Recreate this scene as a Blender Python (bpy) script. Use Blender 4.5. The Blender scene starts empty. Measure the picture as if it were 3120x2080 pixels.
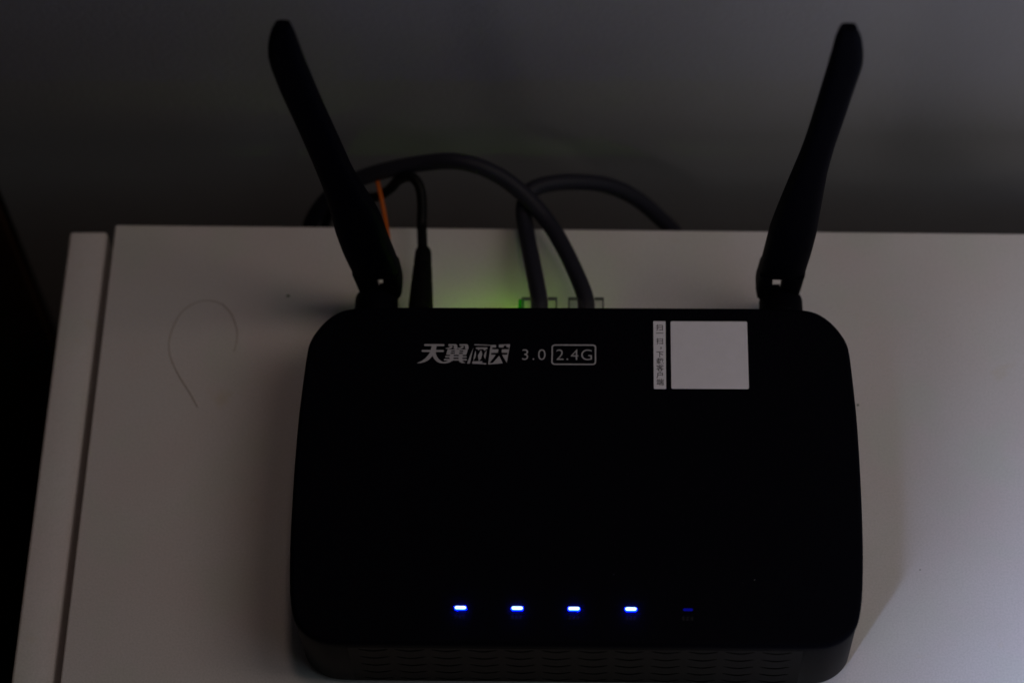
import bpy, bmesh, math, random
from mathutils import Vector, Matrix
import numpy as np

random.seed(4)
S = 0.001                                   # everything below is written in millimetres
scene = bpy.context.scene
COL = scene.collection

# ------------------------------------------------------------------ camera
cam_d = bpy.data.cameras.new("camera")
cam = bpy.data.objects.new("camera", cam_d)
COL.objects.link(cam)
r = Vector((0.999274, 0.021753, -0.031276))
u = Vector((-0.003807, 0.873875, 0.486136))
f = Vector((-0.037906, 0.485664, -0.873323))
m = Matrix((r, u, -f)).transposed().to_4x4()
m.translation = Vector((8.5, -336.2, 722.7)) * S
cam.matrix_world = m
cam_d.sensor_width = 23.5
cam_d.lens = 55.25
cam_d.clip_start = 0.02
cam_d.clip_end = 50
cam_d.dof.use_dof = True
cam_d.dof.focus_distance = 0.766
cam_d.dof.aperture_fstop = 4.0
cam_d.dof.aperture_blades = 7
scene.camera = cam

# ------------------------------------------------------------------ world, lamps, exposure
world = bpy.data.worlds.new("World")
scene.world = world
world.use_nodes = True
bg = world.node_tree.nodes["Background"]
bg.inputs[0].default_value = (1.0, 0.86, 0.78, 1)
bg.inputs[1].default_value = 0.0012

def aim(o, target):
    o.rotation_euler = (Vector(target) * S - o.location).to_track_quat('-Z', 'Y').to_euler()

def area_light(name, loc, target, size, power, color):
    d = bpy.data.lights.new(name, 'AREA')
    d.shape = 'DISK'
    d.size = size * S
    d.energy = power
    d.color = color
    o = bpy.data.objects.new(name, d)
    o.location = Vector(loc) * S
    COL.objects.link(o)
    aim(o, target)
    return o

def spot_light(name, loc, target, radius, cone, blend, power, color):
    d = bpy.data.lights.new(name, 'SPOT')
    d.shadow_soft_size = radius * S
    d.spot_size = math.radians(cone)
    d.spot_blend = blend
    d.energy = power
    d.color = color
    o = bpy.data.objects.new(name, d)
    o.location = Vector(loc) * S
    COL.objects.link(o)
    aim(o, target)
    return o

area_light("ceiling_lamp", (100, 60, 1480), (0, 60, 0), 160, 0.57, (1.25, 0.93, 0.79))
area_light("room_lamp", (700, -40, 1100), (0, 0, 0), 440, 1.05, (1.25, 0.95, 0.77))
area_light("right_window", (450, -150, 450), (100, 0, 0), 640, 0.36, (0.86, 1.02, 1.12))
for hz in (650, 770, 890, 1010, 1130):          # tall narrow gap of a window: five spots one above the other
    spot_light("window_beam", (-440, -960, hz), (366, -180, 0), 85, 24, 1.0, 30.0 * (1.18 + (hz / 1000) ** 2) / 2, (0.73, 0.88, 1.38))
spot_light("wall_beam", (-200, -440, 460), (370, 150, 165), 230, 42, 1.0, 6.7, (1.05, 0.985, 0.95))  # added soft spot that brightens the right of the wall

lamp = bpy.data.objects["room_lamp"].data
lamp.shape = 'RECTANGLE'
lamp.size, lamp.size_y = 0.36, 0.75

scene.view_settings.view_transform = 'Standard'
scene.view_settings.look = 'None'
scene.view_settings.exposure = 0
scene.view_settings.gamma = 1

# ------------------------------------------------------------------ materials
def material(name, color, rough=0.5, spec=0.5, noise=None, bump=None, **kw):
    mt = bpy.data.materials.new(name)
    mt.use_nodes = True
    nt = mt.node_tree
    b = nt.nodes["Principled BSDF"]
    b.inputs["Base Color"].default_value = (*color, 1)
    b.inputs["Roughness"].default_value = rough
    b.inputs["Specular IOR Level"].default_value = spec
    for k, v in kw.items():
        b.inputs[k.replace('_', ' ')].default_value = v
    tc = nt.nodes.new("ShaderNodeTexCoord")
    if noise:
        scale, amount, color2 = noise
        n = nt.nodes.new("ShaderNodeTexNoise")
        n.inputs["Scale"].default_value = scale
        n.inputs["Detail"].default_value = 6
        n.inputs["Roughness"].default_value = 0.65
        nt.links.new(tc.outputs["Object"], n.inputs["Vector"])
        ramp = nt.nodes.new("ShaderNodeMapRange")
        ramp.inputs["From Min"].default_value = 0.35
        ramp.inputs["From Max"].default_value = 0.65
        ramp.inputs["To Max"].default_value = amount
        nt.links.new(n.outputs["Fac"], ramp.inputs["Value"])
        mix = nt.nodes.new("ShaderNodeMix")
        mix.data_type = 'RGBA'
        mix.inputs["A"].default_value = (*color, 1)
        mix.inputs["B"].default_value = (*color2, 1)
        nt.links.new(ramp.outputs["Result"], mix.inputs["Factor"])
        nt.links.new(mix.outputs["Result"], b.inputs["Base Color"])
    if bump:
        scale, strength, dist = bump
        n = nt.nodes.new("ShaderNodeTexNoise")
        n.inputs["Scale"].default_value = scale
        n.inputs["Detail"].default_value = 4
        nt.links.new(tc.outputs["Object"], n.inputs["Vector"])
        bp = nt.nodes.new("ShaderNodeBump")
        bp.inputs["Strength"].default_value = strength
        bp.inputs["Distance"].default_value = dist
        nt.links.new(n.outputs["Fac"], bp.inputs["Height"])
        nt.links.new(bp.outputs["Normal"], b.inputs["Normal"])
    return mt

def laminate_material():
    """white melamine: faint pink / green-grey mottling, fine stipple and a few yellowed spots"""
    mt = bpy.data.materials.new("white_laminate")
    mt.use_nodes = True
    nt = mt.node_tree
    b = nt.nodes["Principled BSDF"]
    b.inputs["Roughness"].default_value = 0.55
    b.inputs["Specular IOR Level"].default_value = 0.25
    tc = nt.nodes.new("ShaderNodeTexCoord")
    def noise(scale, detail, lo, hi, amount):
        n = nt.nodes.new("ShaderNodeTexNoise")
        n.inputs["Scale"].default_value = scale
        n.inputs["Detail"].default_value = detail
        nt.links.new(tc.outputs["Object"], n.inputs["Vector"])
        mr = nt.nodes.new("ShaderNodeMapRange")
        mr.inputs["From Min"].default_value = lo
        mr.inputs["From Max"].default_value = hi
        mr.inputs["To Max"].default_value = amount
        nt.links.new(n.outputs["Fac"], mr.inputs["Value"])
        return mr.outputs["Result"]
    def mix(a, col, fac):
        mx = nt.nodes.new("ShaderNodeMix")
        mx.data_type = 'RGBA'
        if isinstance(a, tuple):
            mx.inputs["A"].default_value = (*a, 1)
        else:
            nt.links.new(a, mx.inputs["A"])
        mx.inputs["B"].default_value = (*col, 1)
        nt.links.new(fac, mx.inputs["Factor"])
        return mx.outputs["Result"]
    c = mix((0.80, 0.772, 0.775), (0.80, 0.735, 0.74), noise(28, 3, 0.4, 0.62, 0.8))
    c = mix(c, (0.74, 0.77, 0.72), noise(41, 2, 0.5, 0.68, 0.6))
    c = mix(c, (0.70, 0.62, 0.45), noise(60, 5, 0.66, 0.76, 0.45))
    c = mix(c, (0.63, 0.62, 0.61), noise(1500, 2, 0.35, 0.7, 0.5))
    nt.links.new(c, b.inputs["Base Color"])
    n = nt.nodes.new("ShaderNodeTexNoise")
    n.inputs["Scale"].default_value = 900
    nt.links.new(tc.outputs["Object"], n.inputs["Vector"])
    bp = nt.nodes.new("ShaderNodeBump")
    bp.inputs["Strength"].default_value = 0.12
    bp.inputs["Distance"].default_value = 0.0003
    nt.links.new(n.outputs["Fac"], bp.inputs["Height"])
    nt.links.new(bp.outputs["Normal"], b.inputs["Normal"])
    return mt

def emitter(name, color, strength):
    mt = bpy.data.materials.new(name)
    mt.use_nodes = True
    nt = mt.node_tree
    nt.nodes.clear()
    e = nt.nodes.new("ShaderNodeEmission")
    e.inputs[0].default_value = (*color, 1)
    e.inputs[1].default_value = strength
    o = nt.nodes.new("ShaderNodeOutputMaterial")
    nt.links.new(e.outputs[0], o.inputs[0])
    return mt

def clear_material():
    """thin clear plastic: see-through face on, grey and glossy at grazing angles"""
    mt = bpy.data.materials.new("clear_plug_plastic")
    mt.use_nodes = True
    nt = mt.node_tree
    b = nt.nodes["Principled BSDF"]
    b.inputs["Base Color"].default_value = (0.30, 0.32, 0.30, 1)
    b.inputs["Roughness"].default_value = 0.15
    tr = nt.nodes.new("ShaderNodeBsdfTransparent")
    tr.inputs[0].default_value = (0.97, 0.98, 0.97, 1)
    lw = nt.nodes.new("ShaderNodeLayerWeight")
    lw.inputs[0].default_value = 0.22
    mr = nt.nodes.new("ShaderNodeMapRange")
    mr.inputs["To Min"].default_value = 0.02
    mr.inputs["To Max"].default_value = 0.5
    mx = nt.nodes.new("ShaderNodeMixShader")
    nt.links.new(lw.outputs["Facing"], mr.inputs["Value"])
    nt.links.new(mr.outputs["Result"], mx.inputs[0])
    nt.links.new(tr.outputs[0], mx.inputs[1])
    nt.links.new(b.outputs[0], mx.inputs[2])
    nt.links.new(mx.outputs[0], nt.nodes["Material Output"].inputs[0])
    return mt

M = dict(
    laminate=laminate_material(),
    edge=material("laminate_edge", (0.62, 0.58, 0.54), 0.6, 0.2),
    plaster=material("grey_plaster", (0.37, 0.353, 0.355), 0.9, 0.1, noise=(14, 0.5, (0.34, 0.322, 0.315)), bump=(420, 0.25, 0.0006)),
    floor=material("dark_floor_boards", (0.03, 0.025, 0.02), 0.5, 0.3, noise=(9, 0.8, (0.02, 0.016, 0.012))),
    brown=material("brown_wood", (0.055, 0.026, 0.012), 0.55, 0.3, noise=(20, 0.8, (0.035, 0.016, 0.008))),
    black=material("matte_black_plastic", (0.0012, 0.0012, 0.0035), 0.6, 0.035, bump=(2600, 0.12, 0.0001)),
    side=material("satin_black_plastic", (0.0005, 0.0005, 0.0007), 0.46, 0.075, bump=(2600, 0.15, 0.0001)),
    rubber=material("black_rubber", (0.0022, 0.0022, 0.0022), 0.7, 0.08),
    jacket=material("slate_cable_jacket", (0.019, 0.019, 0.028), 0.5, 0.18, bump=(700, 0.1, 0.0003)),
    power=material("black_cable_jacket", (0.003, 0.003, 0.0035), 0.5, 0.12),
    fibre=material("orange_cable_jacket", (0.55, 0.115, 0.012), 0.5, 0.2),
    clear=clear_material(),
    rib=material('smoky_plug_edge', (0.10, 0.105, 0.095), 0.3, 0.4),
    metal=material("gold_contact", (0.7, 0.5, 0.2), 0.35, 0.5, Metallic=1.0),
    print=material("pale_grey_print", (0.40, 0.39, 0.42), 0.7, 0.1),
    faint=material("faint_grey_print", (0.022, 0.022, 0.025), 0.7, 0.1),
    ink=material("black_ink", (0.012, 0.012, 0.022), 0.7, 0.1),
    sticker=material("white_sticker", (0.74, 0.72, 0.79), 0.6, 0.2, noise=(300, 0.4, (0.68, 0.67, 0.72))),
    hair=material("brown_hair", (0.31, 0.24, 0.18), 0.5, 0.3),
    speck=material("dark_crumb", (0.06, 0.12, 0.05), 0.8, 0.1),
    dust=material("pale_dust", (0.10, 0.10, 0.10), 0.9, 0.05),
    dark=material("socket_black", (0.004, 0.004, 0.004), 0.8, 0.05),
    blue=emitter("blue_light_core", (0.80, 0.97, 1.0), 1.9),
    cyan=emitter("blue_light_edge", (0.06, 0.62, 1.0), 1.25),
    bluerim=emitter("blue_light_rim", (0.0, 0.0015, 1.0), 260.0),
    dim=emitter("dim_blue_light", (0.01, 0.015, 1.0), 0.16),
    glow=emitter("green_glow_stub", (0.03, 1.0, 0.0), 0.10),
    green=emitter("green_port_light", (0.40, 1.0, 0.01), 100.0),
)

# ------------------------------------------------------------------ helpers
def link(name, bm, mat, parent=None, smooth=None):
    """one bmesh (in mm) -> one linked object"""
    for v in bm.verts:
        v.co *= S
    if smooth == 'angle':
        bm.normal_update()
        for fc in bm.faces:
            fc.smooth = True
        for e in bm.edges:
            if len(e.link_faces) == 2 and e.calc_face_angle(0) > math.radians(32):
                e.smooth = False
    elif smooth:
        for fc in bm.faces:
            fc.smooth = True
    me = bpy.data.meshes.new(name)
    bm.to_mesh(me)
    bm.free()
    me.materials.append(mat)
    o = bpy.data.objects.new(name, me)
    COL.objects.link(o)
    if parent:
        o.parent = parent
        o.matrix_parent_inverse = Matrix()
    return o

def empty(name, loc=(0, 0, 0)):
    o = bpy.data.objects.new(name, None)
    o.empty_display_size = 0.02
    o.location = Vector(loc) * S
    COL.objects.link(o)
    return o

def tag(o, label=None, cat=None, group=None, kind=None):
    for k, v in (("label", label), ("category", cat), ("group", group), ("kind", kind)):
        if v:
            o[k] = v
    return o

def loft(bm, rings, cap0=True, cap1=True, closed=True):
    vs = [[bm.verts.new(p) for p in ring] for ring in rings]
    n = len(vs[0])
    for a, b in zip(vs, vs[1:]):
        for i in range(n if closed else n - 1):
            j = (i + 1) % n
            bm.faces.new((a[i], a[j], b[j], b[i]))
    if cap0:
        bm.faces.new(list(reversed(vs[0])))
    if cap1:
        bm.faces.new(vs[-1])
    return vs

def box(bm, x0, x1, y0, y1, z0, z1, bev=0.0, seg=2):
    vs = [bm.verts.new((x, y, z)) for z in (z0, z1) for y in (y0, y1) for x in (x0, x1)]
    fs = [(0, 2, 3, 1), (4, 5, 7, 6), (0, 1, 5, 4), (1, 3, 7, 5), (3, 2, 6, 7), (2, 0, 4, 6)]
    faces = [bm.faces.new([vs[i] for i in q]) for q in fs]
    if bev:
        edges = {e for fc in faces for e in fc.edges}
        bmesh.ops.bevel(bm, geom=list(edges), offset=bev, segments=seg, profile=0.5, affect='EDGES')

def catmull(pts, n=8):
    P = [np.array(p, float) for p in pts]
    P = [2 * P[0] - P[1]] + P + [2 * P[-1] - P[-2]]
    out = []
    for i in range(1, len(P) - 2):
        for k in range(n):
            t = k / n
            a, b, c, d = P[i - 1:i + 3]
            out.append(0.5 * (2 * b + (c - a) * t + (2 * a - 5 * b + 4 * c - d) * t * t + (3 * b - a - 3 * c + d) * t ** 3))
    out.append(P[-2])
    return out

def tube(bm, pts, radius, n=8, sides=14, caps=True):
    """sweep a circle along a smooth path; radius is a number or one value per control point"""
    path = [Vector(p) for p in catmull(pts, n)]
    if hasattr(radius, '__len__'):
        rad = [float(x[0]) for x in catmull([(q,) for q in radius], n)]
    else:
        rad = [radius] * len(path)
    t0 = (path[1] - path[0]).normalized()
    nrm = t0.orthogonal().normalized()
    rings = []
    for i, p in enumerate(path):
        t = (path[min(i + 1, len(path) - 1)] - path[max(i - 1, 0)]).normalized()
        nrm = (nrm - t * nrm.dot(t)).normalized()
        bn = t.cross(nrm)
        rings.append([p + (nrm * math.cos(2 * math.pi * k / sides) + bn * math.sin(2 * math.pi * k / sides)) * rad[i] for k in range(sides)])
    loft(bm, rings, caps, caps)

def cyl(bm, p0, p1, profile, sides=32):
    """lathe along p0->p1; profile = [(fraction of length, radius)...]"""
    p0, p1 = Vector(p0), Vector(p1)
    ax = (p1 - p0)
    t = ax.normalized()
    a = t.orthogonal().normalized()
    b = t.cross(a)
    loft(bm, [[p0 + ax * fr + (a * math.cos(2 * math.pi * k / sides) + b * math.sin(2 * math.pi * k / sides)) * rd for k in range(sides)] for fr, rd in profile])

def poly(bm, pts, z, thick=0.02):
    """flat print: a thin prism with its top at z"""
    area = sum(a[0] * b[1] - b[0] * a[1] for a, b in zip(pts, pts[1:] + pts[:1]))
    if area < 0:
        pts = pts[::-1]
    loft(bm, [[(x, y, z - thick) for x, y in pts], [(x, y, z) for x, y in pts]], cap0=False)

def text_mesh(name, body, size, x, y, z, mat, parent, spacing=1.0, sx=1.0, bold=0.0, align='LEFT'):
    c = bpy.data.curves.new(name, 'FONT')
    c.body = body
    c.size = size * S
    c.space_character = spacing
    c.align_x = align
    c.offset = bold * S
    c.fill_mode = 'FRONT'
    tmp = bpy.data.objects.new("tmp_text", c)
    COL.objects.link(tmp)
    dg = bpy.context.evaluated_depsgraph_get()
    me = bpy.data.meshes.new_from_object(tmp.evaluated_get(dg))
    bpy.data.objects.remove(tmp)
    bpy.data.curves.remove(c)
    me.name = name
    me.transform(Matrix.Diagonal((sx, 1, 1, 1)))
    me.transform(Matrix.Translation((x * S, y * S, z * S)))
    me.materials.clear()
    me.materials.append(mat)
    o = bpy.data.objects.new(name, me)
    COL.objects.link(o)
    o.parent = parent
    return o

# ------------------------------------------------------------------ room: wall, floor, wooden post
WALL_Y = 150.0
bm = bmesh.new()
box(bm, -219, 1600, WALL_Y, WALL_Y + 100, -800, 1500)
tag(link("wall", bm, M['plaster']), kind="structure")
bm = bmesh.new()
box(bm, -1600, 1600, -1600, WALL_Y + 300, -850, -800)
tag(link("floor", bm, M['floor']), kind="structure")

post = tag(empty("door_frame", (-300, WALL_Y, -800)), "dark brown wooden door frame at the far left of the wall", "door frame")
def local(o, bm):
    for v in bm.verts:
        v.co -= o.location / S
bm = bmesh.new()
box(bm, -330, -221.5, WALL_Y - 2, WALL_Y + 90, -799.5, 1400, 2.0)
local(post, bm)
link("jamb", bm, M['brown'], post, 'angle')
bm = bmesh.new()
box(bm, -1500, -331, WALL_Y + 30, WALL_Y + 70, -799.5, 1400, 1.0)
local(post, bm)
link("door_panel", bm, M['brown'], post, 'angle')

# ------------------------------------------------------------------ cabinet
cab = tag(empty("cabinet", (0, -150, -800)), "white laminate cabinet the black router stands on", "cabinet")
def skew_slab(bm, corners, z0, z1, bev):
    vs0 = [bm.verts.new((x, y, z0)) for x, y in corners]
    vs1 = [bm.verts.new((x, y, z1)) for x, y in corners]
    n = len(corners)
    bm.faces.new(vs0[::-1])
    bm.faces.new(vs1)
    for i in range(n):
        j = (i + 1) % n
        bm.faces.new((vs0[i], vs0[j], vs1[j], vs1[i]))
    bmesh.ops.bevel(bm, geom=list(bm.edges), offset=bev, segments=3, profile=0.5, affect='EDGES')
bm = bmesh.new()
skew_slab(bm, [(-165.6, -420), (900, -420), (900, 103.0), (-165.2, 112.7)], -18, 0, 0.9)
local(cab, bm)
link("top_board", bm, M['laminate'], cab, 'angle')
bm = bmesh.new()
skew_slab(bm, [(-182.3, -415), (-168.3, -415), (-168.3, 112.0), (-182.0, 112.0)], -780, -3.5, 1.3)
local(cab, bm)
link("cabinet_door", bm, M['laminate'], cab, 'angle')
bm = bmesh.new()
box(bm, -164.5, 895, -410, 98, -780, -18.4, 0.8)
local(cab, bm)
link("carcass", bm, M['laminate'], cab, 'angle')
bm = bmesh.new()
box(bm, -160, 890, -405, 90, -800, -780.4, 0.5)
local(cab, bm)
link("plinth", bm, M['edge'], cab, 'angle')

# ------------------------------------------------------------------ router
H = 35.0
router = tag(empty("router", (0, 0, 0)), "black wifi router with two antennas and blue status lights on the white cabinet", "router")
half = [(0, 59.6), (60, 59.5), (70, 59.3), (75, 58.8), (79.1, 57.4), (83.2, 54.0), (86.4, 49.4), (88.0, 45.5), (88.6, 41.0),
        (89.2, 31), (89.7, 20), (89.9, 8), (89.9, -6), (89.7, -20), (89.3, -31), (88.7, -40), (87.8, -47), (86.4, -52),
        (84.0, -55.4), (80.5, -57.9), (76.5, -59.2), (70, -59.6)]
side = [tuple(p) for p in catmull(half[2:], 5)]
right = [(0.0, 59.6), (35.0, 59.55), (60.0, 59.5)] + side + [(35.0, -59.6), (0.0, -59.6)]
outline = [Vector((x, y)) for x, y in right] + [Vector((-x, y)) for x, y in right[-2:0:-1]]
NO = len(outline)
normals = []
for i in range(NO):
    d = (outline[(i + 1) % NO] - outline[i - 1]).normalized()
    normals.append(Vector((-d.y, d.x)))
if normals[0].y < 0:
    normals = [-n for n in normals]
def ring(inset, z):
    return [(outline[i].x - normals[i].x * inset, outline[i].y - normals[i].y * inset, z) for i in range(NO)]
# order must be counter-clockwise seen from above
def ccw(rg):
    return rg[::-1]

PX, Z0P, Z1P = 70.0, 3.0, 30.6
bm = bmesh.new()
rings = [ccw(ring(i, z)) for i, z in ((2.4, 1.2), (1.2, 1.5), (0.6, 2.2), (0.45, Z0P), (0.35, Z1P), (0.45, 31.0), (1.1, 31.3), (1.1, 32.2))]
vs = loft(bm, rings, cap1=False)
kill = [fc for fc in bm.faces if len(fc.verts) == 4 and all(abs(v.co.x) <= PX + 0.01 and v.co.y < -58 and Z0P - 0.01 <= v.co.z <= Z1P + 0.01 for v in fc.verts)]
bmesh.ops.delete(bm, geom=kill, context='FACES_ONLY')
link("shell", bm, M['side'], router, 'angle')

bm = bmesh.new()
rings = [ccw(ring(i, z)) for i, z in ((1.6, 31.9), (0.35, 31.9), (0.08, 32.05), (0.0, 32.4), (0.0, 33.3), (0.12, 34.0), (0.42, 34.55), (0.9, 34.88), (1.5, H))]
loft(bm, rings, cap0=False)
for fc in bm.faces:
    fc.smooth = len(fc.verts) == 4
lid = link("lid", bm, M['black'], router)

# vented front: bands of plastic between rows of curved slots, every slot a pocket of its own
YF = -59.22
cols = [-62.2 + 11.3 * k for k in range(12)]
rows = [28.6, 22.6, 16.6, 10.7, 4.9]
def wave(x):
    ph = (x - cols[0]) / 11.3
    return -0.75 * math.cos(2 * math.pi * ph)
def gap(x):
    ph = (x - cols[0]) / 11.3
    if ph < -0.5 or ph > 11.5:
        return 0.0
    d = abs(ph - round(ph)) * 11.3
    return 0.95 * math.sqrt(max(0.0, 1 - (d / 4.7) ** 2)) if d < 4.7 else 0.0
xs = [-70.0, -69.2, -68.4]
for c in cols:
    xs += [c - 4.9] + [c + 4.7 * math.sin(math.pi * (k / 12 - 0.5)) for k in range(13)] + [c + 4.9]
xs += [68.4, 69.2, 70.0]
xs = sorted(set(round(x, 4) for x in xs))
def damp(x):
    return min(1.0, max(0.0, (69.5 - abs(x)) / 2.0))
edges_up = [[Z1P] * len(xs)]
edges_dn = []
for rz in rows:
    edges_dn.append([rz + wave(x) * damp(x) + gap(x) / 2 for x in xs])
    edges_up.append([rz + wave(x) * damp(x) - gap(x) / 2 for x in xs])
edges_dn.append([Z0P] * len(xs))
bm = bmesh.new()
for top, bot in zip(edges_up, edges_dn):
    loft(bm, [[(x, YF, z) for x, z in zip(xs, bot)], [(x, YF, z) for x, z in zip(xs, top)]], False, False, closed=False)
bmesh.ops.remove_doubles(bm, verts=list(bm.verts), dist=0.0005)
front = link("front_panel", bm, M['side'], router)
bm = bmesh.new()
ts = [4.7 * math.sin(math.pi * (k / 12 - 0.5)) for k in range(13)]
def slot_pts(y, s):
    return [(t, y, -0.75 * math.cos(2 * math.pi * t / 11.3) + s * 0.95 * math.sqrt(max(0, 1 - (t / 4.7) ** 2)) / 2) for t in ts]
loft(bm, [slot_pts(0, 1), slot_pts(3, 1), slot_pts(3, -1), slot_pts(0, -1)], False, False, closed=False)
slot_mesh = None
for rz in rows:
    for c in cols:
        if slot_mesh is None:
            o = link("vent_slot", bm, M['dark'], front)
            slot_mesh = o.data
        else:
            o = bpy.data.objects.new("vent_slot", slot_mesh)
            COL.objects.link(o)
            o.parent = front
        o.location = (c * S, YF * S, rz * S)

# feet
bm = bmesh.new()
cyl(bm, (0, 0, 0), (0, 0, 1.4), [(0, 4.6), (0.15, 5), (1, 5)], 24)
foot = link("rubber_foot", bm, M['rubber'], router, 'angle')
for i, (x, y) in enumerate(((-74, 46), (74, 46), (-74, -46), (74, -46))):
    o = foot if i == 0 else foot.copy()
    if i:
        COL.objects.link(o)
        o.parent = router
    o.location = (x * S, y * S, 0)

# status lights: five slots, the fifth almost dark
def stadium(cx, cy, w, h, n=8):
    rr = h / 2
    a = w / 2 - rr
    return [(cx + a + rr * math.cos(t), cy + rr * math.sin(t)) for t in [math.pi * (k / n - 0.5) for k in range(n + 1)]] + \
           [(cx - a - rr * math.cos(t), cy - rr * math.sin(t)) for t in [math.pi * (k / n - 0.5) for k in range(n + 1)]]
for k in range(5):
    x = -35.2 + 17.5 * k
    lit = k < 4
    bm = bmesh.new()
    w, h = (3.6, 1.22) if lit else (3.0, 0.75)
    loft(bm, [[(px, py, z) for px, py in stadium(x, -47.75, w - i, h - i)] for i, z in ((0, H - 0.2), (0, H + 0.22), (0.1, H + 0.34))], cap0=False, cap1=False)
    ob = link("status_light", bm, M['bluerim'] if lit else M['dim'], router)
    ob["label"] = "lit blue status light" if lit else "dim fifth status light"
    bm = bmesh.new()
    loft(bm, [[(px, py, z) for px, py in stadium(x, -47.75, w - i, h - i)] for i, z in ((0.1, H + 0.34), (0.26, H + 0.42))], cap0=False)
    lens = link("light_lens", bm, M['blue'] if lit else M['dim'], ob)
    if lit:
        lens.data.materials.append(M['cyan'])
        for pf in lens.data.polygons:
            pf.material_index = 1 if len(pf.vertices) == 4 else 0
    # tiny caption under each light, too small to read
    bm = bmesh.new()
    rnd = random.Random(k + 3)
    for c in range(3):
        cx = x - 1.25 + 1.25 * c - 0.1
        for q in range(3):
            yy = -50.1 - 0.45 * q
            poly(bm, [(cx - 0.45, yy), (cx + 0.45, yy), (cx + 0.45, yy - 0.16), (cx - 0.45, yy - 0.16)], H + 0.02)
        sx = cx + rnd.uniform(-0.3, 0.3)
        poly(bm, [(sx - 0.08, -49.9), (sx + 0.08, -49.9), (sx + 0.08, -51.3), (sx - 0.08, -51.3)], H + 0.035)
    link("light_caption", bm, M['faint'], router)

# ------------------------------------------------------------------ printed logo, traced glyph by glyph
def lz(p):                                    # logo drawing units -> mm on the lid
    return (-53.6 + p[0] * 34.3 / 2352, 48.55 - p[1] * 14.62 / 882)
def spline_poly(pts, n=5):
    return [tuple(p) for p in catmull(pts, n)]
bm = bmesh.new()
zc = [H + 0.02]
def lp(b, pts):
    zc[0] += 0.004
    poly(b, [lz(p) for p in pts], zc[0])
def bar(b, x0, x1, y0, y1):
    rr = (y1 - y0) / 2
    cy = (y0 + y1) / 2
    lp(b, [(x1 - rr + rr * math.cos(t), cy + rr * math.sin(t)) for t in [math.pi * (k / 6 - 0.5) for k in range(7)]] +
          [(x0 + rr - rr * math.cos(t), cy - rr * math.sin(t)) for t in [math.pi * (k / 6 - 0.5) for k in range(7)]])
# first glyph
bar(bm, 240, 697, 205, 250)
bar(bm, 190, 690, 338, 382)
lp(bm, [(412, 240), (522, 240), (516, 300), (512, 345), (512, 384), (385, 384), (396, 330), (405, 285)])
lp(bm, spline_poly([(384, 380), (345, 450), (285, 520), (200, 585), (90, 632)]) + spline_poly([(180, 633), (290, 602), (375, 545), (441, 470)]) + [(512, 430), (505, 380)])
lp(bm, spline_poly([(435, 462), (490, 550), (555, 605), (625, 632), (690, 638), (765, 632), (835, 612), (900, 565)]) + spline_poly([(815, 545), (770, 585), (715, 604), (668, 600), (610, 565), (550, 500), (515, 425), (506, 380)]) + [(441, 400)])
# second glyph
for dx in (0, 250):
    lp(bm, [(785 + dx, 206), (950 + dx, 206), (978 + dx, 222), (987 + dx, 250), (991 + dx, 312), (945 + dx, 325), (910 + dx, 300), (912 + dx, 240), (785 + dx, 238)])
    lp(bm, [(790 + dx, 255), (850 + dx, 245), (890 + dx, 262), (848 + dx, 302), (800 + dx, 318), (725 + dx, 303), (726 + dx, 294), (800 + dx, 285), (838 + dx, 268)])
lp(bm, [(775, 325), (1225, 325), (1222, 352), (768, 352)])
lp(bm, [(763, 378), (1213, 378), (1209, 398), (758, 398)])
lp(bm, [(753, 424), (1200, 424), (1193, 447), (746, 447)])
for a, b_, c, d in ((768, 856, 746, 838), (940, 1046, 935, 1030), (1130, 1222, 1112, 1196)):
    lp(bm, [(a, 345), (b_, 345), (d, 440), (c, 440)])
bar(bm, 722, 1208, 476, 508)
bar(bm, 697, 1214, 540, 572)
lp(bm, [(836, 440), (915, 440), (905, 575), (880, 590), (800, 575), (822, 545)])
lp(bm, [(1030, 440), (1118, 440), (1110, 560), (1128, 598), (1190, 632), (1105, 634), (1050, 605), (1026, 565)])
# third glyph
lp(bm, [(1368, 206), (1738, 222), (1738, 238), (1366, 230)])
lp(bm, [(1350, 285), (1328, 400), (1282, 642), (1218, 642), (1290, 440)])
bar(bm, 1404, 1668, 279, 316)
lp(bm, [(1448, 312), (1494, 312), (1467, 352)])
lp(bm, [(1568, 312), (1640, 312), (1604, 362)])
lp(bm, [(1400, 345), (1413, 430), (1403, 505), (1358, 580), (1368, 480)])
lp(bm, [(1522, 335), (1556, 430), (1530, 530), (1480, 592), (1456, 470)])
lp(bm, [(1652, 340), (1642, 420), (1622, 545), (1590, 470), (1610, 400)])
lp(bm, [(1340, 594), (1560, 588), (1556, 628), (1652, 634), (1646, 660), (1335, 645)])
# fourth glyph: pale slanted block with dark strokes knocked out of it
lp(bm, [(1737, 226), (2172, 204), (2106, 628), (1690, 662)])
link("logo_print", bm, M['print'], router)
bm = bmesh.new()
zc[0] += 0.01
for p in ([(1770, 282), (2146, 276), (2140, 322), (1776, 322)], [(1750, 402), (2116, 396), (2110, 442), (1755, 444)],
          [(1850, 219), (1915, 216), (1926, 290), (1862, 290)], [(2032, 240), (2084, 232), (2096, 280), (2020, 290)],
          [(1914, 300), (1992, 300), (1984, 430), (1900, 430)], [(1868, 432), (1962, 432), (1796, 626), (1718, 634)],
          [(1918, 432), (1986, 432), (2112, 634), (2020, 642)]):
    lp(bm, p)
link("logo_knockout", bm, M['black'], router)
text_mesh("version_print", "3.0", 5.75, -18.35, 39.4, H + 0.03, M['print'], router, spacing=1.22, bold=-0.05)
text_mesh("band_print", "2.4G", 5.75, -7.05, 39.4, H + 0.03, M['print'], router, spacing=1.12, bold=-0.05)
bm = bmesh.new()
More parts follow.
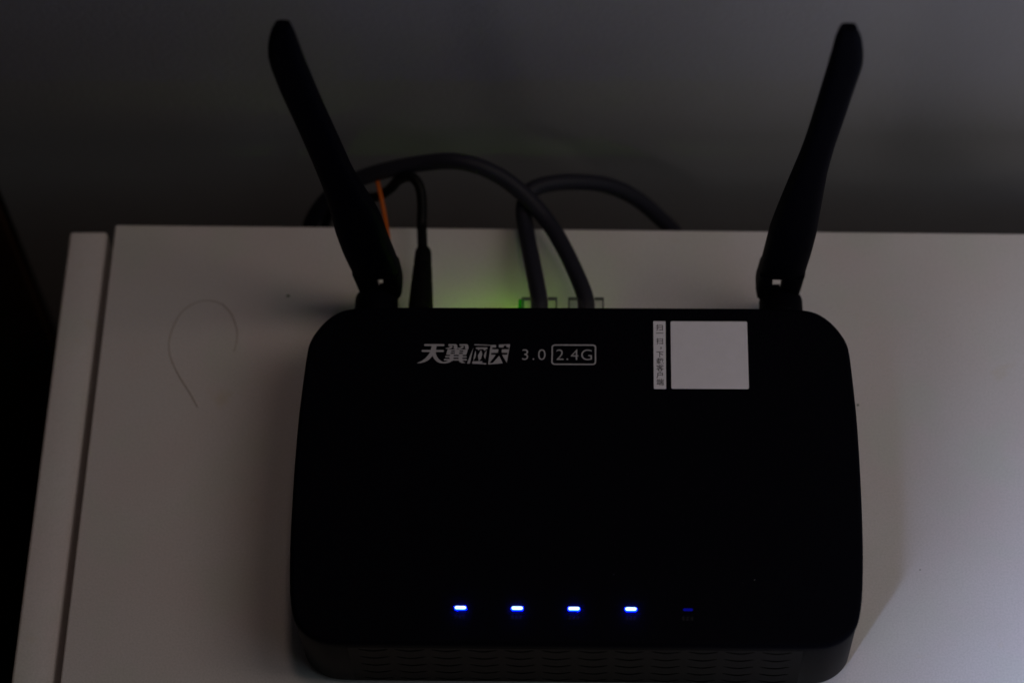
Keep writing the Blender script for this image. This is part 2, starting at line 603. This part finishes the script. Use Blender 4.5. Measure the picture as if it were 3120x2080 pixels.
def rrect(x0, x1, y0, y1, rr, n=6):
    out = []
    for cx, cy, a0 in ((x1 - rr, y1 - rr, 0), (x0 + rr, y1 - rr, 90), (x0 + rr, y0 + rr, 180), (x1 - rr, y0 + rr, 270)):
        out += [(cx + rr * math.cos(math.radians(a0 + 90 * k / n)), cy + rr * math.sin(math.radians(a0 + 90 * k / n))) for k in range(n + 1)]
    return out
o_, i_ = rrect(-8.4, 6.2, 37.6, 45.2, 1.1), rrect(-7.93, 5.73, 38.07, 44.73, 0.75)
loft(bm, [[(x, y, H + 0.01) for x, y in o_], [(x, y, H + 0.03) for x, y in o_], [(x, y, H + 0.03) for x, y in i_], [(x, y, H + 0.01) for x, y in i_]], False, False)
link("band_frame_print", bm, M['print'], router)

# stickers: the square one stays blank, the slim one carries its line of writing
bm = bmesh.new()
poly(bm, rrect(30.5, 55.5, 29.0, 54.0, 0.5), H + 0.06, 0.06)
link("square_sticker", bm, M['sticker'], router)["label"] = "square white sticker"
bm = bmesh.new()
poly(bm, rrect(24.85, 28.85, 28.9, 54.0, 0.25), H + 0.06, 0.06)
strip = link("slim_sticker", bm, M['sticker'], router)
strip["label"] = "slim white sticker with a column of black characters"
for ch, y0, sz in (("扫", 50.45, 2.5), ("一", 48.3, 2.5), ("扫", 45.35, 2.5), ("，", 43.5, 2.5), ("下", 40.45, 2.5), ("载", 37.9, 2.5), ("客", 35.4, 2.5), ("户", 32.85, 2.5), ("端", 30.2, 2.5)):
    x = 26.9 if ch != "，" else 27.9
    text_mesh("character", ch, sz, x, y0 + 0.25, H + 0.085, M['ink'], strip, align='CENTER', bold=0.02)

# ------------------------------------------------------------------ back of the router: sockets, antennas
YB = 59.45
def socket(name, x0, x1, z0, z1):
    bm = bmesh.new()
    o_, i_ = rrect(x0, x1, z0, z1, 0.6, 3), rrect(x0 + 0.7, x1 - 0.7, z0 + 0.7, z1 - 0.7, 0.4, 3)
    loft(bm, [[(x, YB - 0.2, z) for x, z in o_], [(x, YB + 0.5, z) for x, z in o_], [(x, YB + 0.5, z) for x, z in i_], [(x, YB - 0.1, z) for x, z in i_]], False, True)
    return link(name, bm, M['dark'], router)
for x in (-13.2, 2.6, 18.4, 34.2):
    socket("network_socket", x - 7.3, x + 7.3, 6.5, 20.5)
socket("power_socket", -58.6, -48.8, 8, 18)
bm = bmesh.new()
box(bm, -29.6, -25.4, YB - 0.2, YB + 4.8, 17.2, 18.4, 0.3)
box(bm, -29.5, -25.5, YB + 4.0, YB + 4.7, 14.7, 17.15, 0.1)  # hood and skirt added out of sight to keep green light off the wall
hood = link("added_light_hood", bm, M['dark'], router, 'angle')
bm = bmesh.new()
q = [(-29.0, YB + 0.6, 14.8), (-26.0, YB + 0.6, 14.8), (-26.0, YB + 3.2, 17.1), (-29.0, YB + 3.2, 17.1)]
loft(bm, [[(x, y, z + 0.05) for x, y, z in q], q])
link("port_light", bm, M['green'], hood)["label"] = "lit green port light"
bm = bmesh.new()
box(bm, -20.3, -18.4, YB + 0.6, 72.7, 14.8, 17.25, 0.4)  # added glowing stub, imitates LED light caught in the plug corner
link("plug_corner_glow", bm, M['glow'], router)["label"] = "added green stub imitating glow in the plug corner"

def antenna(stations, pivot, depth, slot, lean_name):
    """stations: (z, left x, right x) in the plane y=76; the foot is a fork round the hinge tongue"""
    zs = np.array([s[0] for s in stations], float)
    lx = np.array([s[1] for s in stations], float)
    rx = np.array([s[2] for s in stations], float)
    bm = bmesh.new()
    n = 28
    def section(z, x0, x1, d, e=3.2):
        cx, w = (x0 + x1) / 2, (x1 - x0) / 2
        out = []
        for k in range(n):
            t = 2 * math.pi * k / n
            c, s_ = math.cos(t), math.sin(t)
            out.append((cx + w * math.copysign(abs(c) ** (2 / e), c), 76 + d * math.copysign(abs(s_) ** (2 / e), s_), z))
        return out
    z_fork = slot[2]
    zz = [z_fork] + [z for z in np.linspace(z_fork + 2, zs[-1] - 3, 46)] + list(np.linspace(zs[-1] - 2.4, zs[-1], 5))
    rings = []
    for z in zz:
        x0, x1 = np.interp(z, zs, lx), np.interp(z, zs, rx)
        d = np.interp(z, [z_fork, 45, 75, 110, zs[-1] - 18, zs[-1] - 2, zs[-1]], [depth, depth, depth * 0.86, depth * 0.72, depth * 0.66, depth * 0.42, depth * 0.3])
        rings.append(section(z, x0, x1, d))
    loft(bm, rings)
    # two prongs of the fork
    z_lo = zs[0]
    for a0, a1 in ((None, slot[0]), (slot[1], None)):
        rg = []
        for z in np.linspace(z_lo, z_fork + 0.3, 9):
            x0 = np.interp(z, zs, lx) if a0 is None else a0
            x1 = np.interp(z, zs, rx) if a1 is None else a1
            fr = min(1.0, 0.45 + 0.55 * math.sin(min(1.0, (z - z_lo) / 7.0) * math.pi / 2))
            rg.append(section(z, x0, x1, depth * fr, 4))
        loft(bm, rg)
    ant = link("antenna", bm, M['black'], router, 'angle')
    ant["label"] = lean_name
    px = pivot[0]
    bm = bmesh.new()
    cyl(bm, (px, 59.2, 17), (px, 73.4, 17), [(0, 7.1), (0.08, 7.25), (0.36, 7.1), (0.40, 6.8), (0.46, 6.9), (0.5, 7.3), (0.9, 7.3), (0.97, 7.0), (1, 6.4)], 40)
    link("antenna_base", bm, M['black'], ant, 'angle')
    bm = bmesh.new()
    cyl(bm, (slot[0] + 0.15, 75.5, 15.8), (slot[1] - 0.15, 75.5, 15.8), [(0, 3.2), (0.06, 3.5), (0.94, 3.5), (1, 3.2)], 28)
    box(bm, slot[0] + 0.2, slot[1] - 0.2, 70.8, 75.5, 12.5, 18.5, 0.3)
    link("hinge_tongue", bm, M['black'], ant, 'angle')
    bm = bmesh.new()
    cyl(bm, (slot[0] - 4.5, 75.5, 15.8), (slot[1] + 4.5, 75.5, 15.8), [(0, 1.2), (1, 1.2)], 16)
    link("hinge_pin", bm, M['black'], ant, 'angle')
    return ant

def stations(L, R, zs):
    L = sorted((z, x) for x, z in L)
    R = sorted((z, x) for x, z in R)
    return [(z + 4, float(np.interp(z, [a for a, _ in L], [b for _, b in L])), float(np.interp(z, [a for a, _ in R], [b for _, b in R]))) for z in zs]
ZS = [8, 10, 12.8, 16, 19.5, 24, 28, 34, 40, 46, 53, 60, 67, 74, 81, 88, 95, 103, 110, 118, 125, 132, 138, 144, 149, 154, 157, 159.6, 162, 163.8]
antL = stations([(-71.5, 8), (-73.2, 12), (-74.06, 16.6), (-75.66, 28), (-77.7, 40.5), (-79.0, 53.7), (-79.5, 67.8), (-80.6, 81.4), (-82.4, 95.6), (-85.3, 115.7), (-87.75, 130.9), (-89.3, 144), (-89.45, 149.3), (-88.9, 154), (-87.5, 159.6), (-85.6, 163.8)],
                [(-62.2, 8), (-60.9, 12.8), (-59.3, 16.5), (-59.3, 20.5), (-60.0, 30.7), (-62.05, 45.4), (-63.9, 62), (-68.3, 78), (-70.18, 85.8), (-72.6, 102), (-75.9, 122.8), (-79.2, 146.4), (-80.5, 159.6), (-81.43, 164)], ZS)
antenna(antL, (-68.4, 15), 4.6, (-67.9, -65.6, 31.8), "left antenna leaning out to the left in front of the dark wall")
antR = stations([(62.6, 8), (61.3, 12.8), (59.8, 16), (59.4, 19.9), (60.2, 26.2), (61.1, 37.4), (62.3, 54.2), (64, 65.9), (66.1, 79.4), (68.6, 94.8), (70.1, 106.4), (72, 126.8), (73.8, 146.3), (74.5, 157.5), (75.5, 161.9), (76.1, 163.8)],
                [(73.0, 8), (74.0, 13), (74.56, 17.4), (75.4, 27.5), (76.6, 41), (77.3, 51.9), (77.6, 71.6), (77.9, 89.4), (79.05, 104.3), (80.7, 118.8), (82.2, 133.7), (83.4, 143.4), (83.25, 150), (82.0, 156.5), (80.1, 161.6), (79.4, 163.8)], [z for z in ZS if z < 162.5])
antenna(antR, (68.2, 15), 4.6, (65.0, 68.2, 32.4), "right antenna leaning slightly to the right")

# ------------------------------------------------------------------ cables behind the router
def up4(P):
    return [(x, y, z + 4) for x, y, z in P]
def network_plug(parent, x, z, dx):
    """clear eight-pin plug: body, thin latch, gold contacts"""
    bm = bmesh.new()
    box(bm, x - 5.85, x + 5.85, 60.2, 73.0, z - 4.0, z + 4.0, 0.7, 2)
    link("plug_body", bm, M['clear'], parent, 'angle')
    bm = bmesh.new()
    loft(bm, [[(x - 3.1, y, zz), (x + 3.1, y, zz), (x + 3.1, y, zz + 0.9), (x - 3.1, y, zz + 0.9)] for y, zz in ((60.2, z - 5.3), (66, z - 5.6), (73.5, z - 6.4))])
    link("latch", bm, M['clear'], parent, 'angle')
    bm = bmesh.new()
    for sx in (-1, 1):                       # moulded edge ribs at the two outer corners
        loft(bm, [[(x + sx * a, y, zz) for y, zz in ((y0, z + 3.6), (y1, z + 3.6), (y1, z + 4.3), (y0, z + 4.3))] for a, y0, y1 in ((2.9, 72.4, 73.2), (5.9, 72.4, 73.2))])
        loft(bm, [[(x + sx * a, y, zz) for y, zz in ((68.8, z + 3.3), (73.1, z + 3.3), (73.1, z + 4.2), (68.8, z + 4.2))] for a in (5.5, 6.05)])
    bmesh.ops.recalc_face_normals(bm, faces=list(bm.faces))
    link("edge_rib", bm, M['rib'], parent)
    bm = bmesh.new()
    for k in range(8):
        xx = x - 3.6 + k * 1.02
        box(bm, xx - 0.17, xx + 0.17, 60.4, 63.0, z + 2.2, z + 3.1)
    tag(link("contacts", bm, M['metal'], parent), kind="stuff")

def cable(name, label, group, pts, radius, mat, sides=16):
    o = empty(name, pts[0])
    tag(o, label, "cable", group)
    bm = bmesh.new()
    tube(bm, pts, radius, 10, sides)
    local(o, bm)
    link("jacket", bm, mat, o, True)
    return o
def plug_children(o, fn):
    holder = []
    before = set(bpy.data.objects)
    fn(o)
    for c in set(bpy.data.objects) - before:
        for v in c.data.vertices:
            v.co -= o.location

B = up4([(-13.4, 66, 9.6), (-13.4, 74.0, 10.6), (-16.1, 90.0, 9.0), (-18.6, 105.0, 5.6), (-19.4, 114.0, 6.0), (-16.7, 120.0, 7.6), (-8.7, 124.0, 5.9), (1.2, 127.0, 1.8), (10.5, 129.0, -3.8), (19.9, 129.0, -11.8), (28.7, 128.0, -23.4), (37.0, 127.0, -38.4), (43.6, 127.0, -65.1), (46.7, 127.0, -105.3), (52, 127, -240), (60, 127, -420)])
c1 = cable("network_cable", "slate grey network cable beside the green light, bending right behind the cabinet", "network cables plugged into the router", B, 2.9, M['jacket'])
plug_children(c1, lambda o: network_plug(o, -13.2, 13.2, 0))
C_ = up4([(2.4, 66, 9.6), (2.4, 74.0, 10.8), (-1.1, 85.0, 10.1), (-6.0, 97.0, 9.0), (-11.4, 107.0, 8.6), (-18.0, 114.0, 11.6), (-25.8, 119.0, 15.8), (-34.9, 122.0, 19.5), (-44.0, 124.0, 19.7), (-55.0, 126.0, 15.3), (-66.1, 127.0, 10.1), (-75.9, 128.0, 3.8), (-85.0, 128.0, -3.3), (-93.2, 128.0, -15.0), (-99.2, 128.0, -29.9), (-104.3, 128.0, -51.6), (-109.0, 128.0, -87.5), (-113, 128, -240), (-112, 128, -420)])
c2 = cable("network_cable", "slate grey network cable arching high to the left past the left antenna", "network cables plugged into the router", C_, 2.9, M['jacket'])
plug_children(c2, lambda o: network_plug(o, 2.6, 13.2, 0))
D = [(-53.8, 84.0, 12.6), (-54.0, 94.0, 12.4), (-54.4, 100.0, 12.2), (-54.8, 106.0, 11.4), (-54.9, 114.0, 15.5), (-56.2, 118.6, 17.6), (-59.1, 121.3, 17.8), (-63.4, 122.6, 14.0), (-67.7, 124, 5.2), (-73.3, 127, -4.3), (-80.6, 130.5, -10.2), (-87.8, 133, -18.5), (-92.8, 134, -27.8), (-96.0, 134, -40.1), (-99.2, 134, -59.0), (-102, 134, -100), (-102, 134, -240), (-102, 134, -420)]
pc = cable("power_cable", "thin black power cable with a tapered plug beside the left antenna", None, D, 1.75, M['power'])
def power_plug(o):
    bm = bmesh.new()
    cyl(bm, (-53.7, 59.8, 13.0), (-53.8, 95.2, 12.4), [(0, 4.6), (0.3, 4.35), (0.31, 4.05), (0.34, 4.05), (0.35, 4.25), (0.62, 3.65), (0.63, 3.35), (0.65, 3.35), (0.66, 3.55), (0.8, 3.2), (0.81, 2.95), (0.83, 2.95), (0.84, 3.1), (0.97, 2.8), (1, 2.3)], 28)
    link("plug", bm, M['rubber'], o, 'angle')
plug_children(pc, power_plug)
E_ = [(-67.0, 58.8, 8), (-66.8, 70.0, 9.2), (-66.4, 82.0, 10.8), (-66.2, 92.0, 11.4), (-66.3, 100.0, 10.0), (-68.0, 110.0, 6.9), (-70.0, 119, 9.4), (-72.0, 127, 8.5), (-73.5, 130.2, 6.3), (-76.2, 132.0, 2.6), (-79.7, 133, -0.8), (-84.2, 133, -12.9), (-88.1, 132, -38.4), (-91.7, 131, -68.6), (-94, 130, -240), (-94, 130, -420)]
cable("fibre_cable", "thin orange fibre cable running down behind the left antenna", None, E_, 0.8, M['fibre'], 12)

# ------------------------------------------------------------------ small things lying on the cabinet
hp = [(-129.2, 39.6), (-132.7, 45.5), (-137.0, 52.2), (-140.3, 59.0), (-141.4, 64.1), (-140.8, 69.3), (-138.8, 75.4), (-135.6, 79.2), (-131.2, 81.4), (-125.8, 80.8), (-121.8, 77.7), (-119.1, 72.9), (-117.9, 67.7), (-118.3, 62.5), (-118.7, 61.5)]
bm = bmesh.new()
tube(bm, [(x, y, 0.16 + 0.12 * math.sin(i * 1.3)) for i, (x, y) in enumerate(hp)], 0.095, 6, 6)
tag(link("hair", bm, M['hair'], None, True), "single curled brown hair lying on the white cabinet top", "hair")
def crumb(x, y, size, label, seed):
    rnd = random.Random(seed)
    bm = bmesh.new()
    bmesh.ops.create_icosphere(bm, subdivisions=1, radius=size)
    for v in bm.verts:
        v.co = Vector((v.co.x * rnd.uniform(0.8, 1.5), v.co.y * rnd.uniform(0.7, 1.2), v.co.z * 0.5 + size * 0.45))
        v.co += Vector((x, y, 0))
    tag(link("crumb", bm, M['speck'], None, True), label, "crumb", "crumbs on the cabinet top")
crumb(-101.3, 83.4, 0.55, "dark crumb on the cabinet top between the hair and the left antenna", 1)
crumb(94.4, 41.7, 0.4, "dark crumb on the cabinet top close to the right side of the router", 2)
crumb(111.5, -18.5, 0.2, "tiny dark crumb on the cabinet top at the edge of the router's shadow", 3)
bm = bmesh.new()
rnd = random.Random(9)
for x, y, s_ in [(63.6, -11.5, .16), (55.4, -37.7, .24), (12.0, 6.7, .14), (12.0, -36.1, .18), (51.8, -38.7, .14)] + [(rnd.uniform(-84, 84), rnd.uniform(-45, 52), rnd.uniform(.04, .09)) for _ in range(60)]:
    t = bmesh.ops.create_icosphere(bm, subdivisions=1, radius=s_)
    for v in t['verts']:
        v.co = Vector((v.co.x + x, v.co.y + y, v.co.z * 0.6 + H + s_ * 0.4))
tag(link("dust", bm, M['dust']), "pale dust specks scattered over the black router lid", "dust", kind="stuff")
